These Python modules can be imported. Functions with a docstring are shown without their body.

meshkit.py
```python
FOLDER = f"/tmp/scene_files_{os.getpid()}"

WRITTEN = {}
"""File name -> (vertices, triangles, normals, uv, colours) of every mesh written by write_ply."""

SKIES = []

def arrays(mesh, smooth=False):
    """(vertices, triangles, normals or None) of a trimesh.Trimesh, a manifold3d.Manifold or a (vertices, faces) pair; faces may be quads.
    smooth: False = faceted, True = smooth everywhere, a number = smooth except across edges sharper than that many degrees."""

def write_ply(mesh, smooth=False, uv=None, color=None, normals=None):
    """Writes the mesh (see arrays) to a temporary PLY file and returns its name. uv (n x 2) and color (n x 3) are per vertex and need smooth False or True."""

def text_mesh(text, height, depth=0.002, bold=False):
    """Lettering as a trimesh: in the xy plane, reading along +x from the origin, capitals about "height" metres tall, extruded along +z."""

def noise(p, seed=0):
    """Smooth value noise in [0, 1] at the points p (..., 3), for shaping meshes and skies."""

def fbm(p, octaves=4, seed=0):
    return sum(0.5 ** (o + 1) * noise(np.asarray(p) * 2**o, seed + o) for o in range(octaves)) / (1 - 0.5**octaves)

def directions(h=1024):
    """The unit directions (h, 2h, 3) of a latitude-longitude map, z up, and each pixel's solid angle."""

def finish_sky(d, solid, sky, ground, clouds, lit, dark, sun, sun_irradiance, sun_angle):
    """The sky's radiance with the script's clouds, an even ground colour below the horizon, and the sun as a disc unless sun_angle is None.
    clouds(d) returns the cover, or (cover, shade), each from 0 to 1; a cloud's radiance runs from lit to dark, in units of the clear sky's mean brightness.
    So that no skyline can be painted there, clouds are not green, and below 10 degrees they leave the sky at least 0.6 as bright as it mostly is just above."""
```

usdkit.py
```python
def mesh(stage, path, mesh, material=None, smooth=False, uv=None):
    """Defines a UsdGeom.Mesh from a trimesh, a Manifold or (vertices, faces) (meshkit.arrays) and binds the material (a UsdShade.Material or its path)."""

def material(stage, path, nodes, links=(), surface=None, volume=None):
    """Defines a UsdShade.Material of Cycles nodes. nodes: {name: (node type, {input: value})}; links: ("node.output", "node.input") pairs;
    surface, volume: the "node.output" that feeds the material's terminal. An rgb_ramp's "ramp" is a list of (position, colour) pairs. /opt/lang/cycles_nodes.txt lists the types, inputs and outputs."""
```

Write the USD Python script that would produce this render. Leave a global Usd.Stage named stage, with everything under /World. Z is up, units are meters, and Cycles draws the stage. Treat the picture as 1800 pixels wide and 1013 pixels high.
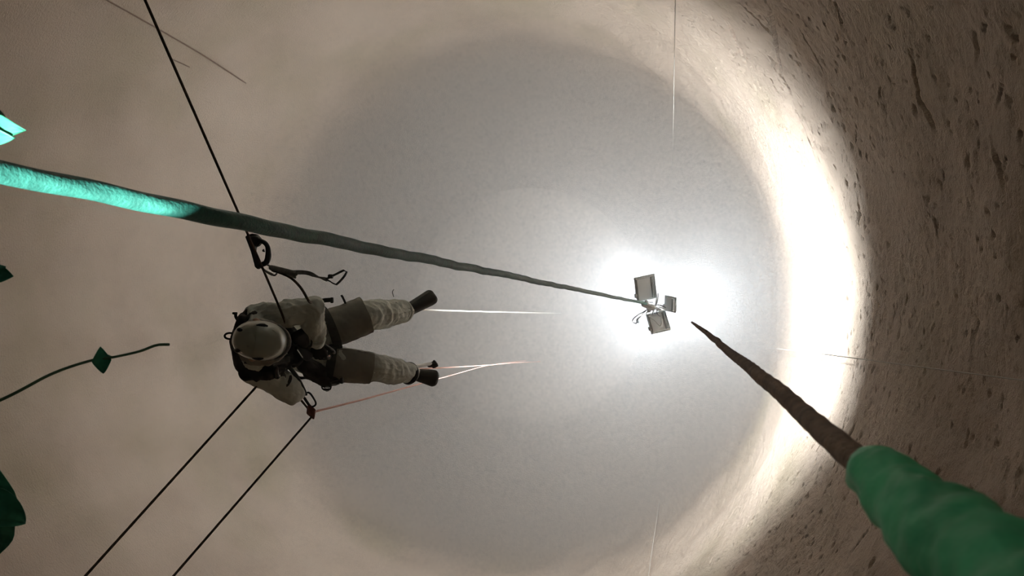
import math
import numpy as np
import trimesh
import manifold3d as m3
import usdkit
import meshkit
from pxr import Usd, UsdGeom, UsdLux, UsdShade, Gf, Sdf

stage = Usd.Stage.CreateInMemory()
UsdGeom.SetStageUpAxis(stage, UsdGeom.Tokens.z)
UsdGeom.SetStageMetersPerUnit(stage, 1.0)
UsdGeom.Xform.Define(stage, '/World')
RNG = np.random.default_rng(7)
PI = math.pi

# ------------------------------------------------------------------ camera
F, NADIR = 1334.0, (1178.0, 556.0)
_d = np.array([(NADIR[0] - 900) / F, -(NADIR[1] - 506.5) / F, -1.0])
_d /= np.linalg.norm(_d)
_z = -_d
_x = np.array([1.0, 0, 0]) - _z * _z[0]
_x /= np.linalg.norm(_x)
W = np.array([_x, np.cross(_z, _x), _z])      # camera axes -> world axes; the camera is the origin, z up


def P(px, py, h):
    """The point h metres below the camera on the ray of a picture position."""
    w = W @ np.array([(px - 900) / F, -(py - 506.5) / F, -1.0])
    return w * (-h / w[2])


cam = UsdGeom.Camera.Define(stage, '/World/camera')
_m = np.eye(4)
_m[:3, :3] = W.T
cam.AddTransformOp().Set(Gf.Matrix4d(*_m.flatten().tolist()))
cam.CreateHorizontalApertureAttr(36.0)
cam.CreateFocalLengthAttr(36.0 * F / 1800)
cam.CreateFStopAttr(12.0)
cam.CreateFocusDistanceAttr(4.6)
cam.CreateClippingRangeAttr((0.02, 200.0))
cam.CreateExposureAttr(0.15)

# ------------------------------------------------------------------ light
LAMP_STRENGTH = 2450.0
LAMP_COLOR = (0.87, 0.95, 1.0)
FOG_DENSITY = 0.058
sky = UsdLux.DomeLight.Define(stage, '/World/sky')
sky.CreateColorAttr(Gf.Vec3f(0.78, 0.95, 0.80))
sky.CreateIntensityAttr(0.03)
sun = UsdLux.DistantLight.Define(stage, '/World/sun')
sun.CreateAngleAttr(0.9)
sun.CreateColorAttr(Gf.Vec3f(0.86, 1.0, 0.98))
sun.CreateIntensityAttr(9.0)
sun.CreateNormalizeAttr(True)
SUN_TO = np.array([0.42, -0.906, 1.40])
SUN_TO /= np.linalg.norm(SUN_TO)
_sx = np.cross([0, 0, 1.0], SUN_TO)
_sx /= np.linalg.norm(_sx)
_sm = np.eye(4)
_sm[:3, :3] = np.array([_sx, np.cross(SUN_TO, _sx), SUN_TO])
sun.AddTransformOp().Set(Gf.Matrix4d(*_sm.flatten().tolist()))


# ------------------------------------------------------------------ materials
def mat(name, col, rough=0.75, var=0.18, scale=12.0, bump=0.25, bscale=90.0, metal=0.0, dist=0.004, spec=0.4, col2=None, extra=None):
    dark = col2 or tuple(c * (1 - var) for c in col)
    lite = tuple(min(1, c * (1 + var)) for c in col)
    return usdkit.material(stage, '/World/Looks/' + name, {
        'tc': ('texture_coordinate', {}),
        'n': ('noise_texture', {'scale': scale, 'detail': 5.0, 'roughness': 0.6}),
        'r': ('rgb_ramp', {'ramp': [(0.3, dark), (0.7, lite)]}),
        'n2': ('noise_texture', {'scale': bscale, 'detail': 4.0}),
        'b': ('bump', {'strength': bump, 'distance': dist}),
        'p': ('principled_bsdf', {'roughness': rough, 'metallic': metal, 'specular_ior_level': spec}),
    }, [('tc.object', 'n.vector'), ('tc.object', 'n2.vector'), ('n.fac', 'r.fac'), ('r.color', 'p.base_color'),
        ('n2.fac', 'b.height'), ('b.normal', 'p.normal')], surface='p.BSDF')


WALL = usdkit.material(stage, '/World/Looks/plaster_rock', {
    'g': ('geometry', {}),
    'mp': ('mapping', {'scale': (1.0, 1.0, 1.0)}),
    'n': ('noise_texture', {'scale': 0.9, 'detail': 7.0, 'roughness': 0.62}),
    'r': ('rgb_ramp', {'ramp': [(0.28, (0.40, 0.315, 0.25)), (0.5, (0.475, 0.38, 0.305)), (0.72, (0.52, 0.42, 0.34))]}),
    'n3': ('noise_texture', {'scale': 0.55, 'detail': 4.0}),
    'r3': ('rgb_ramp', {'ramp': [(0.5, (1, 1, 1)), (0.72, (0.80, 0.82, 0.74))]}),
    'mx': ('mix', {'mix_type': 'multiply', 'fac': 1.0}),
    'sx': ('separate_xyz', {}),
    'mr': ('map_range', {'range_type': 'smoothstep', 'from_min': -10.2, 'from_max': -12.6, 'to_min': 0.0, 'to_max': 1.0, 'clamp': True}),   # damp silt low down
    'dm': ('mix', {'mix_type': 'mix', 'color2': (0.33, 0.28, 0.24)}),
    'mp2': ('mapping', {'scale': (1.0, 1.0, 1.4)}),
    'n2': ('noise_texture', {'scale': 38.0, 'detail': 6.0, 'roughness': 0.65}),
    'b': ('bump', {'strength': 0.8, 'distance': 0.028}),
    'p': ('principled_bsdf', {'roughness': 0.93, 'specular_ior_level': 0.2}),
}, [('g.position', 'mp.vector'), ('mp.vector', 'n.vector'), ('n.fac', 'r.fac'), ('g.position', 'n3.vector'), ('n3.fac', 'r3.fac'),
    ('r.color', 'mx.color1'), ('r3.color', 'mx.color2'), ('mx.color', 'dm.color1'), ('g.position', 'sx.vector'), ('sx.z', 'mr.value'), ('mr.result', 'dm.fac'), ('dm.color', 'p.base_color'),
    ('g.position', 'mp2.vector'), ('mp2.vector', 'n2.vector'), ('n2.fac', 'b.height'), ('b.normal', 'p.normal')], surface='p.BSDF')
FLOOR = mat('settled_silt', (0.33, 0.28, 0.24), 0.95, 0.02, 0.5, 0.0, 6.0)
CEIL = mat('vault_rock', (0.16, 0.14, 0.11), 0.95, 0.25, 1.5, 0.7, 9.0, dist=0.03)
FOG = usdkit.material(stage, '/World/Looks/mist', {'v': ('scatter_volume', {'color': (0.93, 0.945, 0.98), 'density': FOG_DENSITY, 'anisotropy': 0.25})}, [], volume='v.volume')
BUNDLE = mat('green_bundle', (0.018, 0.098, 0.076), 0.55, 0.3, 30.0, 0.6, 160.0)
BROWN_ROPE = mat('brown_rope', (0.20, 0.125, 0.09), 0.85, 0.3, 40.0, 0.8, 220.0)
DARK_ROPE = mat('dark_rope', (0.075, 0.05, 0.035), 0.85, 0.3, 60.0, 0.6, 300.0)
WHITE_ROPE = mat('white_rope', (0.72, 0.68, 0.62), 0.85, 0.12, 60.0, 0.4, 300.0)
CORD = mat('cord_grey', (0.42, 0.39, 0.35), 0.9, 0.1)
PINK_ROPE = mat('pink_rope', (0.70, 0.42, 0.36), 0.85, 0.15, 60.0, 0.4, 300.0)
TARP = mat('green_tarp', (0.065, 0.36, 0.18), 0.6, 0.3, 14.0, 0.35, 60.0)
LEAF = usdkit.material(stage, '/World/Looks/leaf', {
    'tc': ('texture_coordinate', {}), 'n': ('noise_texture', {'scale': 40.0, 'detail': 3.0}),
    'r': ('rgb_ramp', {'ramp': [(0.3, (0.02, 0.13, 0.075)), (0.7, (0.05, 0.27, 0.16))]}),
    'p': ('principled_bsdf', {'roughness': 0.45}), 't': ('translucent_bsdf', {}), 'm': ('mix_closure', {'fac': 0.25})},
    [('tc.object', 'n.vector'), ('n.fac', 'r.fac'), ('r.color', 'p.base_color'), ('r.color', 't.color'), ('p.BSDF', 'm.closure1'), ('t.BSDF', 'm.closure2')], surface='m.closure')
STEM = mat('stem', (0.06, 0.10, 0.055), 0.7)
COVERALL = mat('coverall', (0.60, 0.61, 0.56), 0.85, 0.05, 9.0, 0.35, 40.0, dist=0.008)
PATCH = mat('knee_patch', (0.30, 0.285, 0.25), 0.9, 0.10, 15.0, 0.25, 80.0)
VEST = mat('black_nylon', (0.035, 0.032, 0.03), 0.75, 0.3, 25.0, 0.4, 120.0)
STRAP = mat('strap', (0.055, 0.055, 0.05), 0.8, 0.3, 50.0, 0.4, 200.0)
GREYSTRAP = mat('grey_webbing', (0.20, 0.19, 0.18), 0.8, 0.2, 50.0, 0.4, 200.0)
GLOVE = mat('glove', (0.045, 0.04, 0.037), 0.7, 0.25, 40.0, 0.5, 150.0)
BOOT = mat('rubber_boot', (0.07, 0.068, 0.06), 0.6, 0.2, 20.0, 0.3, 60.0)
SOLE = mat('sole', (0.04, 0.038, 0.035), 0.8)
HELMET = mat('helmet_shell', (0.35, 0.36, 0.31), 0.25, 0.06, 8.0, 0.05, 30.0, spec=0.5)
BLACK = mat('black_plastic', (0.02, 0.02, 0.02), 0.5)
SKIN = mat('skin', (0.50, 0.32, 0.24), 0.55, 0.08, 20.0, 0.1, 100.0)
EYE = mat('eye', (0.75, 0.74, 0.72), 0.2, 0.02, bump=0.0)
HAIR = mat('hair', (0.05, 0.035, 0.025), 0.7)
STEEL = mat('steel', (0.42, 0.42, 0.42), 0.35, 0.1, metal=1.0, bump=0.05)
DARKMETAL = mat('dark_metal', (0.05, 0.048, 0.045), 0.5, 0.2, metal=0.4, bump=0.1)
REDMETAL = mat('red_metal', (0.20, 0.075, 0.06), 0.45, 0.2, metal=0.3, bump=0.1)
WHITEPLASTIC = mat('white_plastic', (0.75, 0.75, 0.73), 0.4, 0.05, bump=0.05)
LAMPGREY = mat('lamp_grey', (0.86, 0.91, 0.95), 0.5, 0.08, 8.0, 0.1, 60.0)
LAMPDARK = mat('lamp_dark', (0.5, 0.5, 0.5), 0.55)
CABLE = mat('cable', (0.22, 0.22, 0.22), 0.6)
TAPE = mat('white_tape', (0.6, 0.6, 0.6), 0.6)
LENS = usdkit.material(stage, '/World/Looks/lit_glass', {'e': ('emission', {'color': LAMP_COLOR, 'strength': LAMP_STRENGTH})}, [], surface='e.emission')

LENS_STRONG = usdkit.material(stage, '/World/Looks/bright_lit_glass', {'e': ('emission', {'color': LAMP_COLOR, 'strength': LAMP_STRENGTH * 3.0})}, [], surface='e.emission')

# ------------------------------------------------------------------ building helpers
taken = {}


def path(name, parent='/World'):
    base = f'{parent}/{name}'
    n = taken.get(base, 0)
    taken[base] = n + 1
    return base if n == 0 else f'{base}_{n:03d}'


def tag(prim, label=None, cat=None, group=None, kind=None):
    for k, v in (('label', label), ('category', cat), ('group', group), ('kind', kind)):
        if v:
            prim.SetCustomDataByKey(k, v)
    return prim


class Thing:
    def __init__(self, name, label, cat, base, group=None):
        self.base = np.asarray(base, float)
        x = UsdGeom.Xform.Define(stage, path(name))
        x.AddTranslateOp().Set(Gf.Vec3d(*self.base.tolist()))
        self.prim = tag(x.GetPrim(), label, cat, group)
        self.path = str(self.prim.GetPath())

    def part(self, name, mesh, m, smooth=40, under=None, label=None):
        v, f, _ = meshkit.arrays(mesh)
        p = path(name, under or self.path)
        pr = usdkit.mesh(stage, p, trimesh.Trimesh(v - self.base, f, process=False), m, smooth=smooth).GetPrim()
        tag(pr, label)
        return p


def solo(name, mesh, m, label, cat, group=None, smooth=40, kind=None):
    v, f, _ = meshkit.arrays(mesh)
    base = v.mean(0)
    x = usdkit.mesh(stage, path(name), trimesh.Trimesh(v - base, f, process=False), m, smooth=smooth)
    x.AddTranslateOp().Set(Gf.Vec3d(*base.tolist()))
    return tag(x.GetPrim(), label, cat, group, kind)


def cat_mesh(*ms):
    out = []
    for m in ms:
        v, f, _ = meshkit.arrays(m)
        out.append(trimesh.Trimesh(v, f, process=False))
    return trimesh.util.concatenate(out)


def spline(pts, step):
    """Catmull-Rom through the points, resampled evenly."""
    p = np.asarray(pts, float)
    if len(p) > 2:
        q = np.vstack([2 * p[0] - p[1], p, 2 * p[-1] - p[-2]])
        out = []
        for i in range(1, len(q) - 2):
            t = np.linspace(0, 1, 16, endpoint=False)[:, None]
            a, b, c, d = q[i - 1:i + 3]
            out.append(0.5 * (2 * b + (c - a) * t + (2 * a - 5 * b + 4 * c - d) * t ** 2 + (3 * b - a - 3 * c + d) * t ** 3))
        p = np.vstack(out + [p[-1:]])
    s = np.concatenate([[0], np.cumsum(np.linalg.norm(np.diff(p, axis=0), axis=1))])
    n = max(2, int(round(s[-1] / step)) + 1)
    u = np.linspace(0, s[-1], n)
    return np.stack([np.interp(u, s, p[:, k]) for k in range(3)], 1), u


def frames(c, close=False):
    t = (np.roll(c, -1, 0) - np.roll(c, 1, 0)) if close else np.gradient(c, axis=0)
    t /= np.linalg.norm(t, axis=1, keepdims=True)
    n = np.cross(t[0], [0.31, 0.74, 0.6])
    ns = []
    for k in range(len(c)):
        n = n - t[k] * np.dot(n, t[k])
        n /= np.linalg.norm(n)
        ns.append(n)
    ns = np.array(ns)
    return t, ns, np.cross(t, ns)


def skin_rings(rings, caps=True, close=False):
    n, k = rings.shape[:2]
    v = rings.reshape(-1, 3)
    f = []
    for i in range(n if close else n - 1):
        a, b = i * k + np.arange(k), ((i + 1) % n) * k + np.arange(k)
        f.append(np.stack([a, np.roll(a, -1), np.roll(b, -1)], 1))
        f.append(np.stack([a, np.roll(b, -1), b], 1))
    if caps and not close:
        v = np.vstack([v, rings[0].mean(0), rings[-1].mean(0)])
        a, b = np.arange(k), (n - 1) * k + np.arange(k)
        f.append(np.stack([np.full(k, n * k), np.roll(a, -1), a], 1))
        f.append(np.stack([np.full(k, n * k + 1), b, np.roll(b, -1)], 1))
    m = trimesh.Trimesh(v, np.vstack(f), process=False)
    return m


def tube(pts, r, sides=10, step=0.05, strands=0, pitch=0.1, lobe=0.12, close=False, wobble=0.0, seed=0):
    """A rope or a bar: r is a radius or a list of radii along it. strands > 0 gives the twisted relief of laid rope."""
    if close:
        pts = np.vstack([pts, pts[:1]])
    c, u = spline(pts, step)
    if close:
        c, u = c[:-1], u[:-1]
    if wobble:
        g = np.stack([meshkit.noise(np.stack([u * 6, 0 * u + 3.3 * k, 0 * u], 1), seed + k) - 0.5 for k in range(3)], 1)
        c = c + g * wobble * 2
    t, n, b = frames(c, close)
    rad = np.interp(u, np.linspace(0, u[-1], len(np.atleast_1d(r))), np.atleast_1d(r)) if np.ndim(r) else np.full(len(u), r)
    a = np.linspace(0, 2 * PI, sides, endpoint=False)
    R = rad[:, None] * (1 + (lobe * np.cos(strands * a[None] - 2 * PI * u[:, None] / pitch) if strands else 0 * a[None]))
    rings = c[:, None] + R[..., None] * (np.cos(a)[None, :, None] * n[:, None] + np.sin(a)[None, :, None] * b[:, None])
    return skin_rings(rings, close=close)


def ribbon(pts, w, th, side, step=0.02, close=False):
    """A webbing strap: a flat band w wide and th thick whose width lies along side (a vector, or one per point)."""
    if close:
        pts = np.vstack([pts, pts[:1]])
    c, u = spline(pts, step)
    if close:
        c = c[:-1]
    t = (np.roll(c, -1, 0) - np.roll(c, 1, 0)) if close else np.gradient(c, axis=0)
    t /= np.linalg.norm(t, axis=1, keepdims=True)
    s = np.asarray(side, float)
    if s.ndim == 2:
        s = np.stack([np.interp(np.linspace(0, 1, len(c)), np.linspace(0, 1, len(s)), s[:, k]) for k in range(3)], 1)
    s = np.broadcast_to(s, c.shape)
    s = s - t * (s * t).sum(1, keepdims=True)
    s /= np.linalg.norm(s, axis=1, keepdims=True)
    n = np.cross(t, s)
    rings = np.stack([c + s * w / 2 + n * th / 2, c - s * w / 2 + n * th / 2, c - s * w / 2 - n * th / 2, c + s * w / 2 - n * th / 2], 1)
    return skin_rings(rings, close=close)


def ball(p, r, seg=20):
    return m3.Manifold.sphere(float(r), seg).translate([float(x) for x in p])


def bone(a, ra, b, rb, seg=20):
    return m3.Manifold.batch_hull([ball(a, ra, seg), ball(b, rb, seg)])


def hull(*pr, seg=20):
    return m3.Manifold.batch_hull([ball(p, r, seg) for p, r in pr])


def union(ms):
    return m3.Manifold.batch_boolean(ms, m3.OpType.Add)


def soften(man, edge=0.02, it=14):
    v, f, _ = meshkit.arrays(man.refine_to_length(edge))
    m = trimesh.Trimesh(v, f, process=True)
    trimesh.smoothing.filter_taubin(m, lamb=0.5, nu=0.52, iterations=it)
    return m


def folds(m, amp, freq, seed=0, ridged=True, stretch=(1, 1, 1)):
    """Cloth creases: moves the vertices along their normals by noise."""
    p = np.asarray(m.vertices) * np.asarray(stretch) * freq
    n = meshkit.fbm(p, 4, seed)
    if ridged:
        n = 1 - 2 * np.abs(n - 0.5) * 2.2
    m.vertices = m.vertices + m.vertex_normals * ((n - n.mean()) * amp)[:, None]
    return m


def rbox(sx, sy, sz, r, at=(0, 0, 0), rot=None, seg=12):
    pts = [((i * (sx / 2 - r), j * (sy / 2 - r), k * (sz / 2 - r)), r) for i in (-1, 1) for j in (-1, 1) for k in (-1, 1)]
    v, f, _ = meshkit.arrays(hull(*pts, seg=seg))
    if rot is not None:
        v = v @ np.asarray(rot).T
    return trimesh.Trimesh(v + np.asarray(at), f, process=False)


def oval_ring(center, ax, ay, lx, ly, r, close=True, gap=0.0, sides=8):
    a = np.linspace(gap, 2 * PI - gap, 28, endpoint=not close)
    pts = np.asarray(center) + np.cos(a)[:, None] * np.asarray(ax) * lx + np.sin(a)[:, None] * np.asarray(ay) * ly
    return tube(pts, r, sides, step=0.006, close=close)


def unit(v):
    v = np.asarray(v, float)
    return v / np.linalg.norm(v)


def carabiner(center, along, across, L, Wd, r):
    """A D-shaped spring link: outline of the body and its gate bar."""
    al, ac = unit(along), unit(across)
    pts = [(-.5, -.30), (-.5, .2), (-.42, .42), (-.2, .5), (.25, .46), (.45, .3), (.5, 0), (.45, -.38), (.3, -.5), (-.3, -.5)]
    q = np.array([np.asarray(center) + al * x * L + ac * y * Wd for x, y in pts])
    gate = tube([np.asarray(center) + al * -.3 * L - ac * .5 * Wd, np.asarray(center) + al * .3 * L - ac * .5 * Wd], r * 1.45, 10, step=0.01)
    return tube(q, r, 10, step=0.006, close=True), gate


# ------------------------------------------------------------------ the shaft
CX, CY, RAD, BOTTOM, TOP = -2.5, 0.2, 4.0, -13.3, 0.18
FIL = 1.9                                        # the wall curves into the floor over this radius


def build_wall():
    fine = np.radians(np.linspace(-82, 82, 800))
    rest = np.radians(np.linspace(82, 278, 180)[1:-1])
    th = np.concatenate([fine, rest])
    z = np.concatenate([np.linspace(TOP + 0.25, -1.4, 14)[:-1], np.linspace(-1.4, -9.6, 760)[:-1], np.linspace(-9.6, BOTTOM + FIL, 40)[:-1], BOTTOM + FIL - FIL * np.sin(np.linspace(0, PI / 2, 40))])
    T, Z = np.meshgrid(th, z)
    arc = T * RAD
    p3 = np.stack([np.cos(T) * RAD, np.sin(T) * RAD, Z], -1)
    right = np.clip((np.cos(T) + 0.1) / 0.6, 0.12, 1)                      # the far side of the shaft is plastered smoother
    d = (meshkit.fbm(p3 * 0.5, 3, 3) - 0.5) * 0.16
    d += (meshkit.fbm(p3 * np.array([2.2, 2.2, 1.8]), 4, 11) - 0.5) * 0.05 * right
    lay = meshkit.fbm(p3 * np.array([1.5, 1.5, 1.5]), 5, 21) * 8
    d += (np.floor(lay) + np.clip((lay - np.floor(lay)) * 5, 0, 1)) * 0.005 * right   # thin flaked layers
    d += (meshkit.fbm(p3 * np.array([9.0, 9.0, 6.0]), 3, 31) - 0.5) * 0.018 * right
    d += (meshkit.fbm(p3 * np.array([24.0, 24.0, 19.0]), 2, 41) - 0.5) * 0.016 * right * (right > .5)
    # gouges and cracks: short notches running around the shaft
    rng = np.random.default_rng(5)

    def notch(a0, z0, length, depth, width, tilt, wob=0.02, seed=0):
        near = min(1.0, max(.5, -z0 / 7.5))
        length, depth, width = length * max(near, .7), depth * 1.25, width * max(near, .72)
        half = length / 2 + width * 3
        ja = np.nonzero(np.abs(fine * RAD - a0) < half)[0]
        ia = np.nonzero(np.abs(z - z0) < abs(tilt) * half + width * 4 + wob * 2)[0]
        if len(ja) == 0 or len(ia) == 0:
            return
        A, ZZ = np.meshgrid(fine[ja] * RAD - a0, z[ia] - z0)
        line = tilt * A + (meshkit.fbm(np.stack([A * 9 + seed, 0 * A, 0 * A + seed], -1), 3, 3) - 0.5) * 2 * wob
        ends = np.clip(1 - (2 * np.abs(A) / length) ** 2, 0, 1)
        w = width * (0.35 + 0.65 * ends)
        e = (ZZ - line) / w
        prof = np.where(e < 0, np.exp(-(e * 1.6) ** 2), np.exp(-(e * 0.8) ** 2))
        d[np.ix_(ia, ja)] += depth * prof * ends

    for k in range(4200):
        a0, z0 = rng.uniform(-5.2, 5.2), rng.uniform(-8.3, -2.0)
        L = 0.028 + rng.exponential(0.026)
        notch(a0, z0, L, rng.uniform(0.006, 0.034) * min(1, L / .06), rng.uniform(0.009, 0.017), rng.normal(0.35, 0.5), 0.02, k)
    for k in range(16):
        notch(rng.uniform(-4.5, 4.5), rng.uniform(-7.3, -2.4), rng.uniform(0.25, 0.6), rng.uniform(0.03, 0.06), rng.uniform(0.009, 0.013), rng.normal(0.35, 0.3), 0.06, 900 + k)

    def crack(pix, depth, width):
        """One of the long cracks that the photograph shows, along picture points on the wall."""
        pts = []
        for px, py in pix:
            w = P(px, py, 1.0)
            a, b, c = w[0] ** 2 + w[1] ** 2, -2 * (w[0] * CX + w[1] * CY), CX ** 2 + CY ** 2 - RAD ** 2
            h = (-b + math.sqrt(b * b - 4 * a * c)) / (2 * a)
            pts.append((math.atan2(w[1] * h - CY, w[0] * h - CX) * RAD, -h))
        pts = np.array(pts)
        order = np.argsort(pts[:, 0])
        pts = pts[order]
        ja = np.nonzero((fine * RAD > pts[0, 0]) & (fine * RAD < pts[-1, 0]))[0]
        A = fine[ja] * RAD
        zc = np.interp(A, pts[:, 0], pts[:, 1]) + (meshkit.fbm(np.stack([A * 14, 0 * A, 0 * A + depth * 900], -1), 4, 8) - 0.5) * 0.07
        ends = np.clip(np.minimum(A - pts[0, 0], pts[-1, 0] - A) / 0.12, 0, 1)
        e = (z[:, None] - zc[None]) / (width * (0.4 + 0.9 * meshkit.noise(np.stack([A * 8, 0 * A, 0 * A], -1), 5))[None])
        d[:, ja] += depth * np.where(e < 0, np.exp(-(e * 1.8) ** 2), np.exp(-(e * 0.9) ** 2)) * ends[None]

    crack([(1350, 22), (1360, 75), (1372, 130), (1388, 172)], 0.18, 0.05)
    crack([(1268, 32), (1290, 80), (1308, 118)], 0.13, 0.045)
    crack([(1598, 75), (1612, 165), (1632, 205), (1644, 240)], 0.045, 0.014)
    crack([(1386, 175), (1412, 230), (1432, 290)], 0.045, 0.015)
    crack([(1705, 45), (1712, 100), (1708, 130)], 0.04, 0.014)
    crack([(1660, 5), (1690, 8), (1700, 25)], 0.03, 0.014)
    crack([(1740, 240), (1764, 320), (1770, 345)], 0.04, 0.014)
    crack([(1689, 690), (1696, 672), (1694, 655)], 0.045, 0.014)
    crack([(1525, 755), (1535, 730), (1542, 712)], 0.04, 0.014)
    d = d * np.clip((Z - BOTTOM) / FIL, 0, 1)
    r = RAD + d - (FIL - np.sqrt(np.clip(FIL ** 2 - np.clip(BOTTOM + FIL - Z, 0, FIL) ** 2, 0, None)))
    v = np.stack([CX + r * np.cos(T), CY + r * np.sin(T), Z], -1)
    nz, nt = T.shape
    i = (np.arange(nz - 1)[:, None] * nt + np.arange(nt)[None]).ravel()
    j = (np.arange(nz - 1)[:, None] * nt + (np.arange(nt)[None] + 1) % nt).ravel()
    f = np.vstack([np.stack([i, i + nt, j + nt], 1), np.stack([i, j + nt, j], 1)])
    return trimesh.Trimesh(v.reshape(-1, 3), f[:, ::-1], process=False)


tag(usdkit.mesh(stage, path('wall_round'), build_wall(), WALL, smooth=True).GetPrim(), 'round brown rock wall of the deep shaft', 'wall', kind='structure')


def disk(z, hole=None, rings=24, seg=180, amp=0.06, seed=2, outer=4.35):
    hc, hr = hole or ((CX, CY), 0.02)
    a = np.linspace(0, 2 * PI, seg, endpoint=False)
    out = []
    for k in range(rings + 1):
        t = k / rings
        q = np.array([hc[0], hc[1]]) * (1 - t) + np.array([CX, CY]) * t
        out.append(np.stack([q[0] + (hr * (1 - t) + outer * t) * np.cos(a), q[1] + (hr * (1 - t) + outer * t) * np.sin(a), np.full(seg, z)], 1))
    v = np.array(out)
    v[..., 2] += (meshkit.fbm(v * 1.3, 4, seed) - 0.5) * 2 * amp
    return v


flat = disk(BOTTOM - .004, amp=0.0, rings=16, outer=RAD - FIL + .12)
flat[0, :, :2] = (CX, CY)
floor_mesh = skin_rings(flat, caps=False)
floor_mesh = trimesh.Trimesh(floor_mesh.vertices, floor_mesh.faces[:, ::-1], process=False)
tag(usdkit.mesh(stage, path('floor'), floor_mesh, FLOOR, smooth=True).GetPrim(), 'hazy earth floor at the bottom of the shaft', 'floor', kind='structure')
# the vaulted top of the shaft, with the hole that the camera looks through
HOLE = ((-0.35, 0.10), 0.955)
under = disk(TOP, HOLE, amp=0.05)
over = disk(TOP + 0.27, HOLE, amp=0.05, seed=9)
cv = np.concatenate([under[::-1], over])
tag(usdkit.mesh(stage, path('ceiling'), skin_rings(np.concatenate([cv, cv[:1]]), caps=False), CEIL, smooth=True).GetPrim(), 'rock roof around the hole at the top of the shaft', 'ceiling', kind='structure')
# haze that fills the shaft below the mouth
hz = trimesh.creation.cylinder(radius=3.84, height=10.2, sections=96)
hz.apply_translation((CX, CY, -2.9 - 5.1))
solo('mist', hz, FOG, 'pale grey mist that fills the lower shaft around the lamps', 'mist', kind='stuff', smooth=False)

# ------------------------------------------------------------------ floodlights
LD = 7.5


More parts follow.
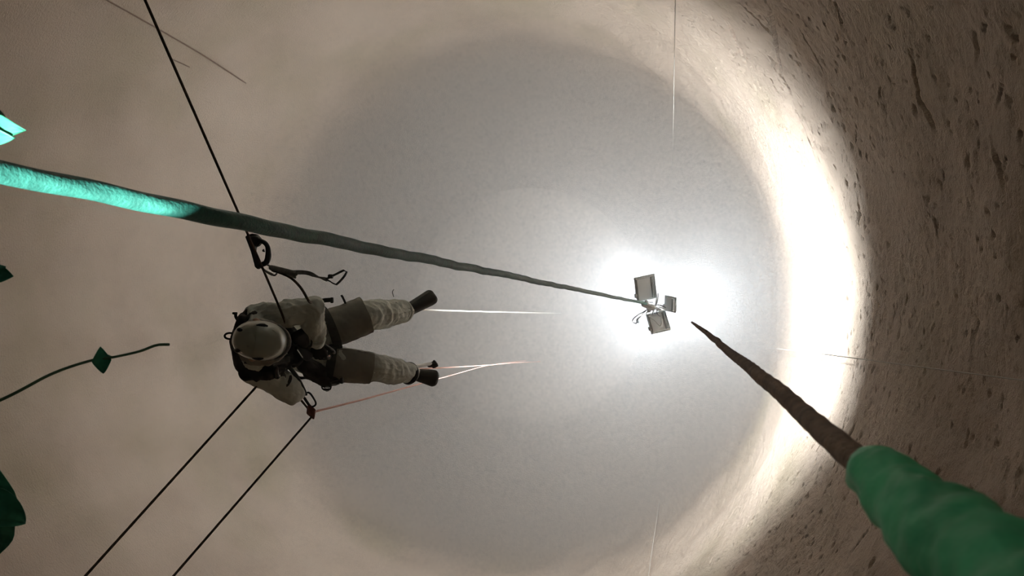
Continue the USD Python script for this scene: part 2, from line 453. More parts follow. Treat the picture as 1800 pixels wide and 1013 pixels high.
def flood(label, corners, depths, lens):
    """corners: the four picture corners of the lamp's back; its front looks down and outwards."""
    c = [P(px, py, h) for (px, py), h in zip(corners, depths)]
    ctr = sum(c) / 4
    ex = unit((c[1] - c[0]) + (c[2] - c[3]))
    ey = unit(np.cross(np.cross(ex, (c[0] - c[3]) + (c[1] - c[2])), ex))
    up = np.cross(ex, ey)
    if up[2] < 0:
        ex, up = -ex, -up
    w = (np.linalg.norm(c[1] - c[0]) + np.linalg.norm(c[2] - c[3])) / 2
    h = (np.linalg.norm(c[0] - c[3]) + np.linalg.norm(c[1] - c[2])) / 2
    R = np.stack([ex, ey, up], 1)
    t = Thing('floodlight', label, 'floodlight', ctr, 'floodlights hanging in the shaft')
    to = lambda m: trimesh.Trimesh(np.asarray(m.vertices) @ R.T + ctr, m.faces, process=False)
    shell = m3.Manifold.batch_boolean([
        m3.Manifold.batch_hull([m3.Manifold.cube([w, h, 0.012], True), m3.Manifold.cube([w * .94, h * .94, 0.03], True)]),
        m3.Manifold.cube([w * .86, h * .86, 0.02], True).translate([0, 0, -0.018])], m3.OpType.Subtract)
    v, f, _ = meshkit.arrays(shell)
    body = t.part('housing', to(trimesh.Trimesh(v, f, process=False)), LAMPGREY, smooth=25)
    t.part('lens', to(trimesh.creation.box((w * .84, h * .84, 0.004), transform=trimesh.transformations.translation_matrix((0, 0, -0.0095)))), lens, smooth=False, label='lit white glass front of the floodlight')
    for k in range(4):
        t.part('fin', to(rbox(w * .025, h * .86, 0.02, 0.0015, (w * (.30 + .05 * k), 0, 0.022), seg=6)), LAMPGREY, under=body)
    t.part('rim', to(cat_mesh(rbox(w * 1.02, 0.008, 0.02, 0.003, (0, h / 2, 0), seg=6), rbox(w * 1.02, 0.008, 0.02, 0.003, (0, -h / 2, 0), seg=6),
                              rbox(0.008, h, 0.02, 0.003, (w / 2, 0, 0), seg=6), rbox(0.008, h, 0.02, 0.003, (-w / 2, 0, 0), seg=6))), LAMPGREY)
    t.part('back_plate', to(rbox(w * .70, h * .88, 0.014, 0.004, (-w * .10, 0, 0.014))), LAMPGREY)
    t.part('hinge_block', to(rbox(0.022, 0.04, 0.03, 0.004, (-w / 2 - 0.008, -h * .22, 0.004))), LAMPDARK)
    return t, R, ctr, w, h


f1 = flood('grey floodlight seen from behind, uppermost in the picture of the three hanging together', [(1113, 491), (1146, 482), (1157, 524), (1122, 530)], [LD - .085, LD + .01, LD + .085, LD - .01], LENS)
f2 = flood('grey floodlight seen from behind, lowest in the picture of the three hanging together', [(1133, 555), (1165, 547), (1181, 579), (1149, 586)], [LD - .05, LD + .045, LD + .05, LD - .045], LENS)
f3 = flood('small pale floodlight turned half side-on towards the bright right wall', [(1171, 520), (1190, 524), (1186, 549), (1168, 545)], [LD + .045, LD - .055, LD - .005, LD + .08], LENS_STRONG)

# ------------------------------------------------------------------ ropes and hangings
def rope_to(a, b, z):
    """Goes on along a -> b up to the height z or to the wall, whichever comes first."""
    for t in np.linspace(1, 12, 1101):
        p = a + (b - a) * t
        if p[2] > z or math.hypot(p[0] - CX, p[1] - CY) > RAD - .14:
            break
    return p


lamp_top, lamp_low = P(0, 301, 0.88), P(1136, 534, LD - .10)
main = [lamp_top + (lamp_top - lamp_low) * .10 + np.array([0, 0, .35]), lamp_top, P(420, 392, 1.32), P(760, 458, 2.42), P(960, 498, 4.1), lamp_low]
mr = Thing('cable_rope', 'thick dark green rope that holds the floodlights, lit turquoise at its left end', 'rope', lamp_low)
mr.part('strand', tube(main, [0.0165, 0.0165, 0.0155, 0.0145, 0.0135, 0.013, 0.0125], 18, 0.016, 3, 0.16, 0.05, wobble=0.004), BUNDLE)
mr.part('knot', soften(union([bone(P(1131, 536, LD - .1), .022, P(1147, 541, LD - .06), .03), bone(P(1136, 530, LD - .08), .018, P(1141, 546, LD - .05), .02), bone(P(1147, 540, LD - .06), .016, P(1160, 545, LD), .014)]), 0.012, 6), LAMPGREY, label='grey knotted bundle where rope meets floodlights')
mr.part('tape', tube([P(1133, 536, LD - .13), P(1145, 539, LD - .1)], 0.008, 8, 0.02), TAPE, label='strip of white tape on knot')
for i, (a, b) in enumerate((((1150, 538), (1154, 524)), ((1152, 541), (1157, 516)), ((1150, 545), (1146, 553)), ((1155, 543), (1160, 556)), ((1158, 540), (1172, 546)), ((1156, 536), (1170, 541)), ((1140, 545), (1136, 556)), ((1148, 532), (1124, 530)))):
    mid = (np.array(a) + b) / 2 + RNG.uniform(-2.5, 2.5, 2)
    mr.part('tie', tube([P(*a, LD - .03), P(*mid, LD - .05), P(*b, LD - .01)], 0.005, 8, 0.01), CABLE if i % 2 else LAMPGREY)
pl = Thing('power_plug', 'grey cable plug dangling beside the floodlights on a looped lead', 'plug', P(1124, 564, LD))
pl.part('plug_body', soften(m3.Manifold.batch_hull([ball(P(1127, 558, LD), .012), ball(P(1122, 563, LD), .02), ball(P(1127, 566, LD), .018), ball(P(1121, 567, LD), .012)]), 0.008, 4), CABLE)
pl.part('plug_tip', tube([P(1121, 566, LD), P(1119, 570, LD + .01)], 0.013, 10, 0.01), LAMPDARK)
pl.part('lead', tube([P(1136, 545, LD - .05), P(1131, 551, LD - .02), P(1127, 558, LD)], 0.006, 8, 0.01), CABLE)
pl.part('lead', tube([P(1136, 546, LD - .04), P(1125, 552, LD), P(1115, 559, LD), P(1112, 564, LD + .02), P(1115, 568, LD + .02), P(1119, 569, LD + .01)], 0.0065, 8, 0.01), CABLE)

f2[0].part('lead', tube([P(1139, 556, LD - .09), P(1151, 564, LD - .07), P(1160, 573, LD - .06), P(1163, 566, LD - .06), P(1161, 553, LD - .07)], .0035, 6, .01), WHITEPLASTIC, label='thin pale lead across the back')

# right rope with its protector
RD = 0.0095
rr = [P(1520, 820, .568), P(1440, 752, .72), P(1400, 716, .86), P(1345, 669, 1.12), P(1290, 625, 1.68), P(1245, 588, 2.9), P(1216, 567, 5.2)]
rtop = [P(2000, 1220, .33), P(1860, 1105, .375), P(1760, 1020, .415), P(1638, 918, .478), P(1570, 861, .525)]
solo('frayed_rope', tube(rtop + rr, [RD * 1.1, RD * 1.1, RD, RD, RD * .95, RD * .9, RD * .8], 16, 0.012, 3, 0.075, 0.04, wobble=0.0016, seed=4), BROWN_ROPE,
     'brown laid rope coming out of the green sleeve and dropping to a point', 'rope')


def sleeve():
    pix = [(1530, 828, .562, .018), (1545, 842, .548, .0215), (1588, 876, .515, .0245), (1638, 918, .478, .0265), (1695, 966, .445, .029), (1760, 1020, .415, .032), (1860, 1105, .375, .036), (2000, 1220, .33, .04)]
    c, u = spline([P(a, b, h) for a, b, h, _ in pix], 0.004)
    rad = np.interp(np.linspace(0, 1, len(c)), np.linspace(0, 1, len(pix)), [p[3] for p in pix])
    t, n, b = frames(c)
    a = np.linspace(0, 2 * PI, 64, endpoint=False)
    out = c[:, None] + rad[:, None, None] * (np.cos(a)[None, :, None] * n[:, None] + np.sin(a)[None, :, None] * b[:, None])
    w = (meshkit.fbm(out * np.array([30, 30, 24]), 4, 5) - 0.5) * 0.013 + (meshkit.fbm(out * 70, 3, 6) - 0.5) * 0.006
    out = out + w[..., None] * (out - c[:, None]) / rad[:, None, None]
    rings = [c[0] + (out[0] - c[0]) * s + t[0] * o for s, o in ((.55, .012), (.60, .002), (.85, -.001))]
    return skin_rings(np.concatenate([np.array(rings), out]), caps=False)


solo('rope_sleeve', sleeve(), TARP, 'crumpled green fabric sleeve around the brown rope in the lower right corner', 'rope sleeve', smooth=True)

# person's tension ropes
a, b = P(487, 531, 3.50), P(255, 0, 2.55)
chest = P(492, 560, 3.60)
solo('climbing_rope', tube([rope_to(a, b, TOP - .09), b, a, chest], 0.0058, 10, 0.02, 4, 0.03, 0.06), DARK_ROPE, 'thin dark rope rising from the climber past the hand ascender to the top edge', 'rope')
a, b = P(457, 673, 3.62), P(150, 1013, 2.75)
solo('climbing_rope', tube([rope_to(a, b, TOP - .09), b, a, P(478, 650, 3.68)], 0.0058, 10, 0.02, 4, 0.03, 0.06), DARK_ROPE, "thin dark rope from the climber's right shoulder to the bottom left", 'rope')
a, b = P(548, 733, 3.90), P(305, 1013, 3.05)
solo('climbing_rope', tube([rope_to(a, b, TOP - .09), b, a], 0.0058, 10, 0.02, 4, 0.03, 0.06), DARK_ROPE, 'thin dark rope from the pulley down to the bottom edge, right of its twin', 'rope')
solo('tail_rope', tube([P(553, 724, 3.92), P(640, 702, 4.8), P(720, 680, 6.1), P(790, 661, 7.7), P(862, 642, 9.8), P(925, 634, 12.9)], 0.0062, 8, 0.05, 4, 0.03, 0.06), PINK_ROPE, 'pinkish rope slanting from the red pulley into the mist', 'rope')
solo('tail_rope', tube([P(700, 650, 5.3), P(775, 647, 6.6), P(860, 642, 8.6), P(905, 638, 10.4), P(950, 636, 13.2)], 0.0062, 8, 0.05, 4, 0.03, 0.06), PINK_ROPE, 'pinkish rope running from the white pole tip down into the mist', 'rope')
solo('tail_rope', tube([P(705, 543.5, 6.0), P(850, 548, 8.5), P(985, 551, 13.2)], 0.0085, 8, 0.05, 4, 0.03, 0.06), WHITE_ROPE, "white rope running from behind the climber's upper boot into the mist", 'rope')
solo('thin_cord', tube([P(1188, -200, 4.4), P(1187, 0, 6.0), P(1183, 250, 11.2), P(1182, 300, 13.2)], 0.0035, 8, 0.1), CORD, 'faint pale cord hanging at the top edge above the floodlights', 'cord')
solo('thin_cord', tube([P(2100, 707, 2.1), P(1800, 669, 3.15), P(1400, 617, 8.1), P(1322, 609, 12.6)], 0.003, 8, 0.1), CORD, 'faint pale cord hanging down the rough right wall', 'cord')
solo('thin_cord', tube([P(1131, 1150, 6.6), P(1140, 1013, 8.6), P(1157, 895, 11.6), P(1161, 860, 13.2)], 0.003, 8, 0.1), CORD, 'faint pale cord at the bottom edge below the floodlights', 'cord')


def wall_point(px, py, off=0.05):
    w = P(px, py, 1.0)
    a, b, c = w[0] ** 2 + w[1] ** 2, -2 * (w[0] * CX + w[1] * CY), CX ** 2 + CY ** 2 - (RAD - off) ** 2
    return w * (-b + math.sqrt(b * b - 4 * a * c)) / (2 * a)


solo('dark_cord', tube([wall_point(170, -10), wall_point(285, 55), wall_point(370, 105), wall_point(432, 146)], 0.008, 8, 0.05), BROWN_ROPE, 'faint brown cord lying on the upper left wall', 'cord')
solo('dark_cord', tube([wall_point(304, 105), wall_point(333, 118)], 0.007, 8, 0.05), BROWN_ROPE, 'short brown cord end just below the long cord on the wall', 'cord')


# ------------------------------------------------------------------ plants at the mouth
def leaf_mesh(base, tip, width, normal, th=0.0008, curl=0.15, seed=0, lobes=0.0, kite=False):
    ax = tip - base
    L = np.linalg.norm(ax)
    ax /= L
    n = unit(np.asarray(normal) - ax * np.dot(normal, ax))
    s = np.cross(ax, n)
    us, vs = np.linspace(0, 1, 17), np.linspace(-1, 1, 9)
    top = []
    for u in us:
        shape = min(u / .42, (1 - u) / .58) ** .8 if kite else (np.sin(PI * u ** 0.75) ** 0.8 if 0 < u < 1 else 0.0)
        w = width / 2 * shape * (1 + lobes * math.sin(u * 16 + seed)) + 0.0004
        for q in vs:
            rise = -curl * L * (u - .5) ** 2 + 0.25 * w * q * q + 0.02 * L * math.sin(7 * u + 5 * q + seed)
            top.append(base + ax * L * u + s * w * q + n * rise)
    top = np.array(top)
    v = np.vstack([top + n * th / 2, top - n * th / 2])
    f, nv, N = [], 9, 17 * 9
    for i in range(16):
        for j in range(8):
            a_, b_, c_, d_ = i * nv + j, i * nv + j + 1, (i + 1) * nv + j + 1, (i + 1) * nv + j
            f += [(a_, b_, c_), (a_, c_, d_), (N + a_, N + c_, N + b_), (N + a_, N + d_, N + c_)]
    edge = [i * nv for i in range(17)] + [16 * nv + j for j in range(1, 9)] + [i * nv + 8 for i in range(15, -1, -1)] + [j for j in range(7, 0, -1)]
    for a_, b_ in zip(edge, edge[1:] + edge[:1]):
        f += [(a_, b_, N + b_), (a_, N + b_, N + a_)]
    return trimesh.Trimesh(v, f, process=False)


h = 1.22
tw = Thing('twig', 'thin green twig with one small leaf reaching in from the left', 'twig', P(0, 704, h))
tw.part('stem', tube([P(-160, 770, h + .02), P(0, 704, h), P(90, 658, h), P(160, 634, h), P(200, 628, h), P(245, 618, h), P(275, 607, h), P(297, 606, h)], [.0036, .0034, .0032, .003, .0028, .0026, .0024, .0026], 10, 0.01), STEM)
tw.part('leaf', leaf_mesh(P(177, 612, h - .012), P(181, 659, h + .012), 0.032, (0.6, 0.15, .8), curl=.3, kite=True), LEAF)
tw.part('leaf', leaf_mesh(P(160, 634, h), P(200, 627, h + .02), 0.022, (0.4, 0.5, .6), curl=.3, seed=3, kite=True), LEAF)
lf = Thing('vine', 'bright turquoise leaf tip poking in at the left edge above the rope', 'leaf', P(-30, 230, .84))
lf.part('leaf', leaf_mesh(P(-75, 200, .84), P(41, 231, .85), .042, (.5, -.5, .75), seed=2, lobes=.15), LEAF)
lf.part('leaf', leaf_mesh(P(-60, 226, .84), P(24, 244, .85), .032, (.2, -.7, .7), seed=5), LEAF)
lf.part('leaf', leaf_mesh(P(-70, 150, .84), P(14, 210, .86), .02, (.9, .3, -.2), seed=7), LEAF)
lf.part('stem', tube([P(-200, 160, .8), P(-120, 190, .83), P(-60, 215, .84)], .0025, 8, .01), STEM)
l2 = Thing('vine', 'small dark green leaf at the left edge just below the rope', 'leaf', P(-30, 475, 1.0))
l2.part('leaf', leaf_mesh(P(-80, 470, 1.06), P(24, 486, 1.12), .046, (.6, 0, .8), seed=1, lobes=.1), LEAF)
l2.part('leaf', leaf_mesh(P(-70, 480, 1.06), P(10, 468, 1.1), .03, (.3, .5, .8), seed=4), LEAF)
l2.part('stem', tube([P(-220, 500, 1.02), P(-130, 480, 1.05), P(-70, 474, 1.06)], .0025, 8, .01), STEM)
l3 = Thing('vine', 'large dark green leaf in the lower left corner', 'leaf', P(-40, 890, 1.05))
l3.part('leaf', leaf_mesh(P(-44, 812, 1.0), P(-6, 1000, 1.12), .085, (.75, -.15, .65), seed=2, lobes=.06, curl=.35), LEAF)
l3.part('leaf', leaf_mesh(P(-54, 865, 1.0), P(46, 922, 1.08), .06, (.5, .1, .85), seed=8), LEAF)
l3.part('stem', tube([P(-260, 800, .95), P(-150, 790, .98), P(-50, 800, 1.0)], .003, 8, .01), STEM)

# ------------------------------------------------------------------ the climber
J = dict(
    head=P(452, 598, 3.33), neck=P(452, 601, 3.50), ls=P(452, 558, 3.58), rs=P(445, 650, 3.60), chest=P(460, 602, 3.70), belly=P(508, 606, 3.95), pelvis=P(556, 608, 4.10),
    le=P(546, 546, 3.68), lw=P(556, 602, 3.80), re=P(512, 688, 3.80), rw=P(488, 663, 3.70),
    lh=P(563, 586, 4.08), rh=P(560, 634, 4.08), lk=P(640, 556, 4.22), rk=P(652, 646, 4.24), la=P(712, 547, 4.62), ra=P(722, 657, 4.62), lt=P(757, 523, 4.74), rt=P(761, 665, 4.72))
person = Thing('person', 'person in pale overalls, white helmet and dark harness hanging from ropes, seen from above', 'person', J['pelvis'])
FWD = np.array([1.0, -0.10, 0.0])
FWD /= np.linalg.norm(FWD)
LEFT = np.array([-FWD[1], FWD[0], 0.0])


def rot_axes(fw, lf):
    fw = unit(fw)
    lf = unit(np.asarray(lf) - fw * np.dot(lf, fw))
    return np.stack([fw, lf, np.cross(fw, lf)], 1)


HR = rot_axes(FWD + np.array([0, 0, -.42]), LEFT)        # the head looks down and forwards


def hp(x, y, z):
    return J['head'] + HR @ np.array([x, y, z]) * .9


def hand(wrist, to, palm_n, thumb_side, curl, scale=1.0, glove=1.0):
    """Palm, four fingers of different lengths and a thumb that leaves the side of the palm."""
    d = unit(to - wrist)
    n = unit(np.asarray(palm_n) - d * np.dot(palm_n, d))
    s = np.cross(d, n) * thumb_side
    at = lambda x, y, z: wrist + (d * x + s * y + n * z) * scale
    g = glove
    ms = [m3.Manifold.batch_hull([ball(at(.01, .018, 0), .019 * g), ball(at(.01, -.018, 0), .018 * g), ball(at(.085, .030, 0), .014 * g), ball(at(.082, -.030, 0), .013 * g)])]
    for y, L in ((.031, .074), (.011, .083), (-.010, .077), (-.029, .060)):
        a, ang, r = at(.085, y, 0), 0.0, .0095 * g
        q = a
        for k, fr in enumerate((.45, .31, .24)):
            ang += curl * (0.8 + .25 * k)
            nx = q + (d * math.cos(ang) + n * math.sin(ang)) * L * fr * scale
            ms.append(bone(q, r, nx, r * .93, 14))
            q, r = nx, r * .93
    q = at(.025, .026, .004)
    for k, (dx, dy, dz, r) in enumerate(((.030, .026, .012, .0115), (.028, .010, .014, .0105), (.020, .0, .012, .0095))):
        nx = q + (d * dx + s * dy + n * dz) * scale
        ms.append(bone(q, (.014 if k == 0 else r) * g, nx, r * g, 14))
        q = nx
    return union(ms)


L_TO, R_TO = P(568, 645, 3.90), P(464, 636, 3.60)
hands = [hand(J['lw'], L_TO, (-.1, .0, -1), 1, .45), hand(J['rw'], R_TO, (0.9, .5, -.3), -1, .6)]
face = [hull((hp(-.02, 0, .035), .084), (hp(.03, 0, .0), .068), (hp(.045, 0, -.075), .038)),
        bone(hp(.098, 0, .0), .012, hp(.118, 0, -.035), .015), hull((hp(.090, .02, -.072), .010), (hp(.095, 0, -.070), .011), (hp(.090, -.02, -.072), .010)),
        hull((hp(.09, .036, .02), .016), (hp(.09, -.036, .02), .016)), hull((hp(.0, .092, .01), .014), (hp(-.015, .098, .0), .018), (hp(-.005, .09, -.03), .011)),
        hull((hp(.0, -.092, .01), .014), (hp(-.015, -.098, .0), .018), (hp(-.005, -.09, -.03), .011))]
body = union(face + [
    bone(hp(-.02, 0, -.03), .058, J['neck'], .062), hull((J['ls'], .05), (J['rs'], .05), (J['neck'], .07), (J['chest'], .10), (J['belly'], .10)),
    hull((J['belly'], .10), (J['lh'], .085), (J['rh'], .085)),
    bone(J['ls'], .05, J['le'], .04), bone(J['le'], .04, J['lw'], .028), bone(J['rs'], .05, J['re'], .04), bone(J['re'], .04, J['rw'], .028),
    bone(J['lh'], .082, J['lk'], .055), bone(J['lk'], .055, J['la'], .038), bone(J['rh'], .082, J['rk'], .055), bone(J['rk'], .055, J['ra'], .038),
    bone(J['la'], .036, J['lt'], .028), bone(J['ra'], .036, J['rt'], .028)] + hands)
person.part('body', soften(body, 0.008, 5), SKIN, smooth=True)
for s in (-1, 1):
    person.part('eye', ball(hp(.089, .033 * s, .004), .013, 16), EYE, smooth=True)
person.part('mouth', hull((hp(.1, .018, -.068), .005), (hp(.106, 0, -.067), .005), (hp(.1, -.018, -.068), .005)), REDMETAL, smooth=True, label='closed mouth')

# overalls
lcuff = J['lw'] + (J['le'] - J['lw']) * .08
rcuff = J['rw'] + (J['re'] - J['rw']) * .40
lhem = J['la'] + (J['lk'] - J['la']) * .06
rhem = J['ra'] + (J['rk'] - J['ra']) * .05
lap = lambda a, b, t: J[a] + (J[b] - J[a]) * t
suit = union([
    hull((J['ls'], .068), (J['rs'], .068), (J['chest'], .125), (J['belly'], .125), (J['neck'], .075)),
    hull((J['belly'], .125), (J['lh'], .105), (J['rh'], .105), (J['pelvis'], .12)),
    hull((J['ls'], .070), (lap('ls', 'le', .6), .070)), bone(lap('ls', 'le', .55), .072, J['le'] + np.array([.01, .015, 0]), .062),
    bone(J['le'], .066, lap('le', 'lw', .5), .063), bone(lap('le', 'lw', .5), .063, lcuff, .050),
    bone(J['rs'], .070, lap('rs', 're', .6), .066), bone(lap('rs', 're', .6), .068, J['re'] + np.array([.01, -.012, 0]), .062), bone(J['re'], .064, rcuff, .056),
    bone(J['lh'], .115, lap('lh', 'lk', .6), .100), bone(lap('lh', 'lk', .5), .104, J['lk'], .088),
    bone(J['lk'], .088, lap('lk', 'la', .55), .088), bone(lap('lk', 'la', .5), .090, lhem, .070),
    bone(J['rh'], .112, lap('rh', 'rk', .6), .098), bone(lap('rh', 'rk', .5), .100, J['rk'], .086),
    bone(J['rk'], .086, lap('rk', 'ra', .55), .080), bone(lap('rk', 'ra', .5), .082, rhem, .066)])
sm = soften(suit, 0.011, 8)
folds(sm, 0.016, 7, 3)
folds(sm, 0.008, 15, 8)
overalls = person.part('overalls', sm, COVERALL, smooth=True)


# collar, cuffs and hems
def cuff(at, along, r, ln, th=.006):
    d = unit(along)
    q = [at - d * ln / 2, at + d * ln / 2]
    return tube([q[0], at, q[1]], [r, r + th, r], 22, 0.008)


person.part('cuff', cuff(lcuff, J['lw'] - J['le'], .048, .03), COVERALL, under=overalls)
person.part('cuff', cuff(rcuff + (J['rw'] - J['re']) * .08, J['rw'] - J['re'], .054, .03), VEST, under=overalls, label='dark elastic cuff of the right sleeve')
person.part('hem', cuff(lhem, J['la'] - J['lk'], .070, .03), COVERALL, under=overalls)
person.part('hem', cuff(rhem, J['ra'] - J['rk'], .067, .03), VEST, under=overalls, label='dark hem of the right trouser leg')


# reinforced knee panels over the thighs: a second cloth layer with a square end at the knee
def panel(a, b, ra, rb, up, t0, t1, spread):
    c, u = spline([J[a] + (J[b] - J[a]) * t0, J[a] + (J[b] - J[a]) * t1], 0.012)
    d = unit(J[b] - J[a])
    n = unit(np.asarray(up) - d * np.dot(up, d))
    s = np.cross(d, n)
    rings = []
    for k, p in enumerate(c):
        t = k / (len(c) - 1)
        r = ra * (1 - t) + rb * t
        ang = np.linspace(-spread, spread, 19)
        out = p + (np.sin(ang)[:, None] * s + np.cos(ang)[:, None] * n) * r
        inn = p + (np.sin(ang)[:, None] * s + np.cos(ang)[:, None] * n) * (r - .014)
        rings.append(np.concatenate([out, inn[::-1]]))
    return folds(skin_rings(np.array(rings)), .008, 12, 4)


person.part('thigh_panel', panel('lh', 'lk', .116, .116, (-.1, .15, 1), .18, 1.04, 1.6), PATCH, under=overalls, label='darker square-ended cloth panel over the left thigh')
person.part('thigh_panel', panel('rh', 'rk', .114, .099, (-.1, -.35, 1), .18, 1.0, 1.5), PATCH, under=overalls, label='darker cloth panel over the right thigh')
solo_thread = tube([P(692, 522, 4.46), P(690, 514, 4.45), P(692, 509, 4.44)], .003, 6, .004)
person.part('tape_end', solo_thread, GREYSTRAP, under=overalls)

# boots
for a, t, k, w in (('la', 'lt', 'lk', 1.0), ('ra', 'rt', 'rk', 1.05)):
    A, T = J[a], J[t]
    dn = unit(A - J[k])
    fw = unit(T - A)
    side = unit(np.cross(fw, dn))
    sole_n = unit(np.cross(side, fw))
    if np.dot(sole_n, dn) < 0:
        sole_n = -sole_n
    b = union([bone(A - dn * .10, .046, A, .040), m3.Manifold.batch_hull([ball(A, .040), ball(A + sole_n * .03 - fw * .015, .036), ball(A + fw * .07, .040)]),
               m3.Manifold.batch_hull([ball(A + fw * .05, .040), ball(A + sole_n * .03 + fw * .03, .034), ball(T + side * .018, .035 * w), ball(T - side * .018, .035 * w)])])
    bp = person.part('boot', soften(b, 0.010, 6), BOOT, smooth=True)
    so = m3.Manifold.batch_hull([ball(A + sole_n * .058 - fw * .015, .020), ball(A + sole_n * .056 + fw * .03, .026), ball(T + side * .016 + sole_n * .03, .028), ball(T - side * .016 + sole_n * .03, .028)])
    person.part('sole', soften(so, 0.01, 3), SOLE, smooth=True, under=bp)

# gloves
gl = hand(J['lw'], L_TO, (-.1, .0, -1), 1, .45, 1.02, 1.16)
gl = union([gl, bone(J['lw'] + (J['le'] - J['lw']) * .12, .036, J['lw'], .033)])
person.part('glove', soften(gl, 0.005, 4), GLOVE, smooth=True)
gr = hand(J['rw'], R_TO, (0.9, .5, -.3), -1, .6, 1.04, 1.20)
gr = union([gr, bone(rcuff, .046, J['rw'], .040)])
person.part('glove', soften(gr, 0.005, 4), GLOVE, smooth=True)

# helmet
HC, HS = J['head'] + HR @ np.array([.014, 0, .042]), .86


def helmet():
    nu, nv = 48, 20
    rings = []
    for i in range(nv + 1):
        ph = PI / 2 * 1.14 * i / nv
        a = np.linspace(0, 2 * PI, nu, endpoint=False)
        x, y = np.cos(a), np.sin(a)
        ex = np.where(x > 0, .142, .140)
        s = math.sin(min(ph, PI / 2)) ** .92
        flare = 1 + .02 * max(0, i - nv + 3)
        z = .118 * math.cos(ph)
        bx = np.sign(x) * np.abs(x) ** .93 * ex * s * flare
        by = np.sign(y) * np.abs(y) ** .93 * .105 * s * flare
        zz = z - .012 * (x < -.2) * s + 0.004 * np.cos(3 * a) * s * (i > 8)
        rings.append(np.stack([bx, by, zz], 1))
    r = np.array(rings)
    r[0] += 1e-5 * np.stack([np.cos(np.linspace(0, 2 * PI, nu, endpoint=False)), np.sin(np.linspace(0, 2 * PI, nu, endpoint=False)), np.zeros(nu)], 1)
    inner = r[::-1] * np.array([.95, .95, .95]) - np.array([0, 0, .001])
    allr = np.concatenate([r, inner])
    return skin_rings(HC + HS * allr @ HR.T)


hm = person.part('helmet', helmet(), HELMET, smooth=50, label='scuffed white climbing helmet')
hq = lambda x, y, z: HC + HS * HR @ np.array([x, y, z])


def on_shell(x, y, lift=.0):
    k = 1 - (x / .142) ** 2 - (y / .105) ** 2
    return hq(x, y, .118 * math.sqrt(max(k, .0)) + lift)


def vent(x0, x1, y, w):
    q = [on_shell(x0, y), on_shell((x0 + x1) / 2, y * 1.03), on_shell(x1, y)]
    return tube(q, [w * .35, w, w * 1.15, w * .5], 10, 0.004)


for x0, x1, y, w in ((-.015, .045, .088, .0095), (-.02, .04, -.088, .0095), (-.115, -.085, .055, .009), (-.115, -.085, -.055, .009)):
    person.part('vent', vent(x0, x1, y, w), BLACK, under=hm, label='dark vent slot')
a = np.linspace(-.9, .9, 25)
person.part('visor_ridge', tube([on_shell(.118 * math.cos(t) * 1.0, .088 * math.sin(t)) for t in a], .0028, 8, .006), HELMET, under=hm)
person.part('peak', folds(tube([hq(.158 * math.cos(t), .112 * math.sin(t), -.035) for t in np.linspace(-1.0, 1.0, 15)], [.006, .011, .012, .011, .006], 10, .008), .001, 20), GREYSTRAP, under=hm, label='grey front edge of the helmet')
for s in (-1, 1):
    person.part('chin_strap', ribbon([hq(.03, .098 * s, -.02), hq(.045, .085 * s, -.09), hq(.075, .03 * s, -.15)], .016, .002, HR @ np.array([1., 0, 0.3])), STRAP, under=hm)
ra = np.linspace(0, 2 * PI, 40, endpoint=False)

# collar / hood around the neck
col = [J['neck'] + FWD * (.105 * math.cos(t) + .03) + LEFT * .10 * math.sin(t) + np.array([0, 0, .015 - .05 * math.cos(t)]) for t in ra]
person.part('collar', folds(tube(np.array(col), .020, 12, .012, close=True), .012, 25, 2), PATCH, under=overalls)

# back pad / vest of the harness
vest = union([
    hull((P(434, 563, 3.52), .045), (P(432, 640, 3.55), .055), (P(434, 602, 3.57), .075), (P(445, 600, 3.78), .12), (P(470, 602, 3.92), .11)),
    hull((P(440, 652, 3.56), .058), (P(470, 652, 3.62), .05), (P(450, 610, 3.62), .09)),
    hull((P(440, 560, 3.54), .05), (P(470, 572, 3.58), .04), (P(450, 600, 3.62), .09)),
    hull((P(500, 588, 3.74), .065), (P(512, 622, 3.80), .075), (P(480, 600, 3.72), .10)),
    hull((P(470, 655, 3.63), .045), (P(500, 630, 3.76), .06))])
vm = soften(vest, 0.012, 5)
vp = person.part('harness_vest', folds(vm, .014, 18, 6), VEST, smooth=True, label='black padded harness vest')
person.part('back_loop', oval_ring(P(404, 591, 3.60), unit(P(412, 591, 3.6) - P(404, 591, 3.6)), unit(P(404, 580, 3.55) - P(404, 591, 3.6)), .030, .033, .0055), STRAP, under=vp, label='round lifting loop on the back of the vest')
person.part('back_buckle', cat_mesh(tube([P(421, 566, 3.50), P(415, 558, 3.48), P(414, 552, 3.47)], .008, 8, .006), rbox(.026, .012, .012, .004, P(413, 551, 3.47))), STRAP, under=vp)

# chest and waist straps with their hardware
for s, pts in ((1, [P(430, 572, 3.45), P(470, 575, 3.52), P(505, 583, 3.66), P(535, 598, 3.86)]), (-1, [P(430, 632, 3.45), P(470, 636, 3.54), P(505, 630, 3.68), P(537, 615, 3.86)])):
    person.part('shoulder_strap', ribbon(pts, .042, .005, (0, 1, .25 * s)), STRAP, under=vp)
wb = [J['pelvis'] + np.array([-.05, 0, .04]) + FWD * .13 * math.cos(t) + LEFT * .185 * math.sin(t) + np.array([0, 0, -.10 * math.cos(t)]) for t in ra]
wp = person.part('waist_belt', ribbon(np.array(wb), .05, .012, (.25, 0, 1), close=True), VEST, label='black waist belt of the harness')
for nm, kn, sd in (('lh', 'lk', 1), ('rh', 'rk', -1)):
    d = unit(J[kn] - J[nm])
    n1 = unit(np.cross(d, [0, 0, 1]))
    n2 = np.cross(d, n1)
    c = J[nm] + d * .055
    person.part('leg_loop', ribbon(np.array([c + n1 * .13 * math.cos(t) + n2 * .13 * math.sin(t) for t in ra]), .05, .008, d, close=True), STRAP, under=wp)
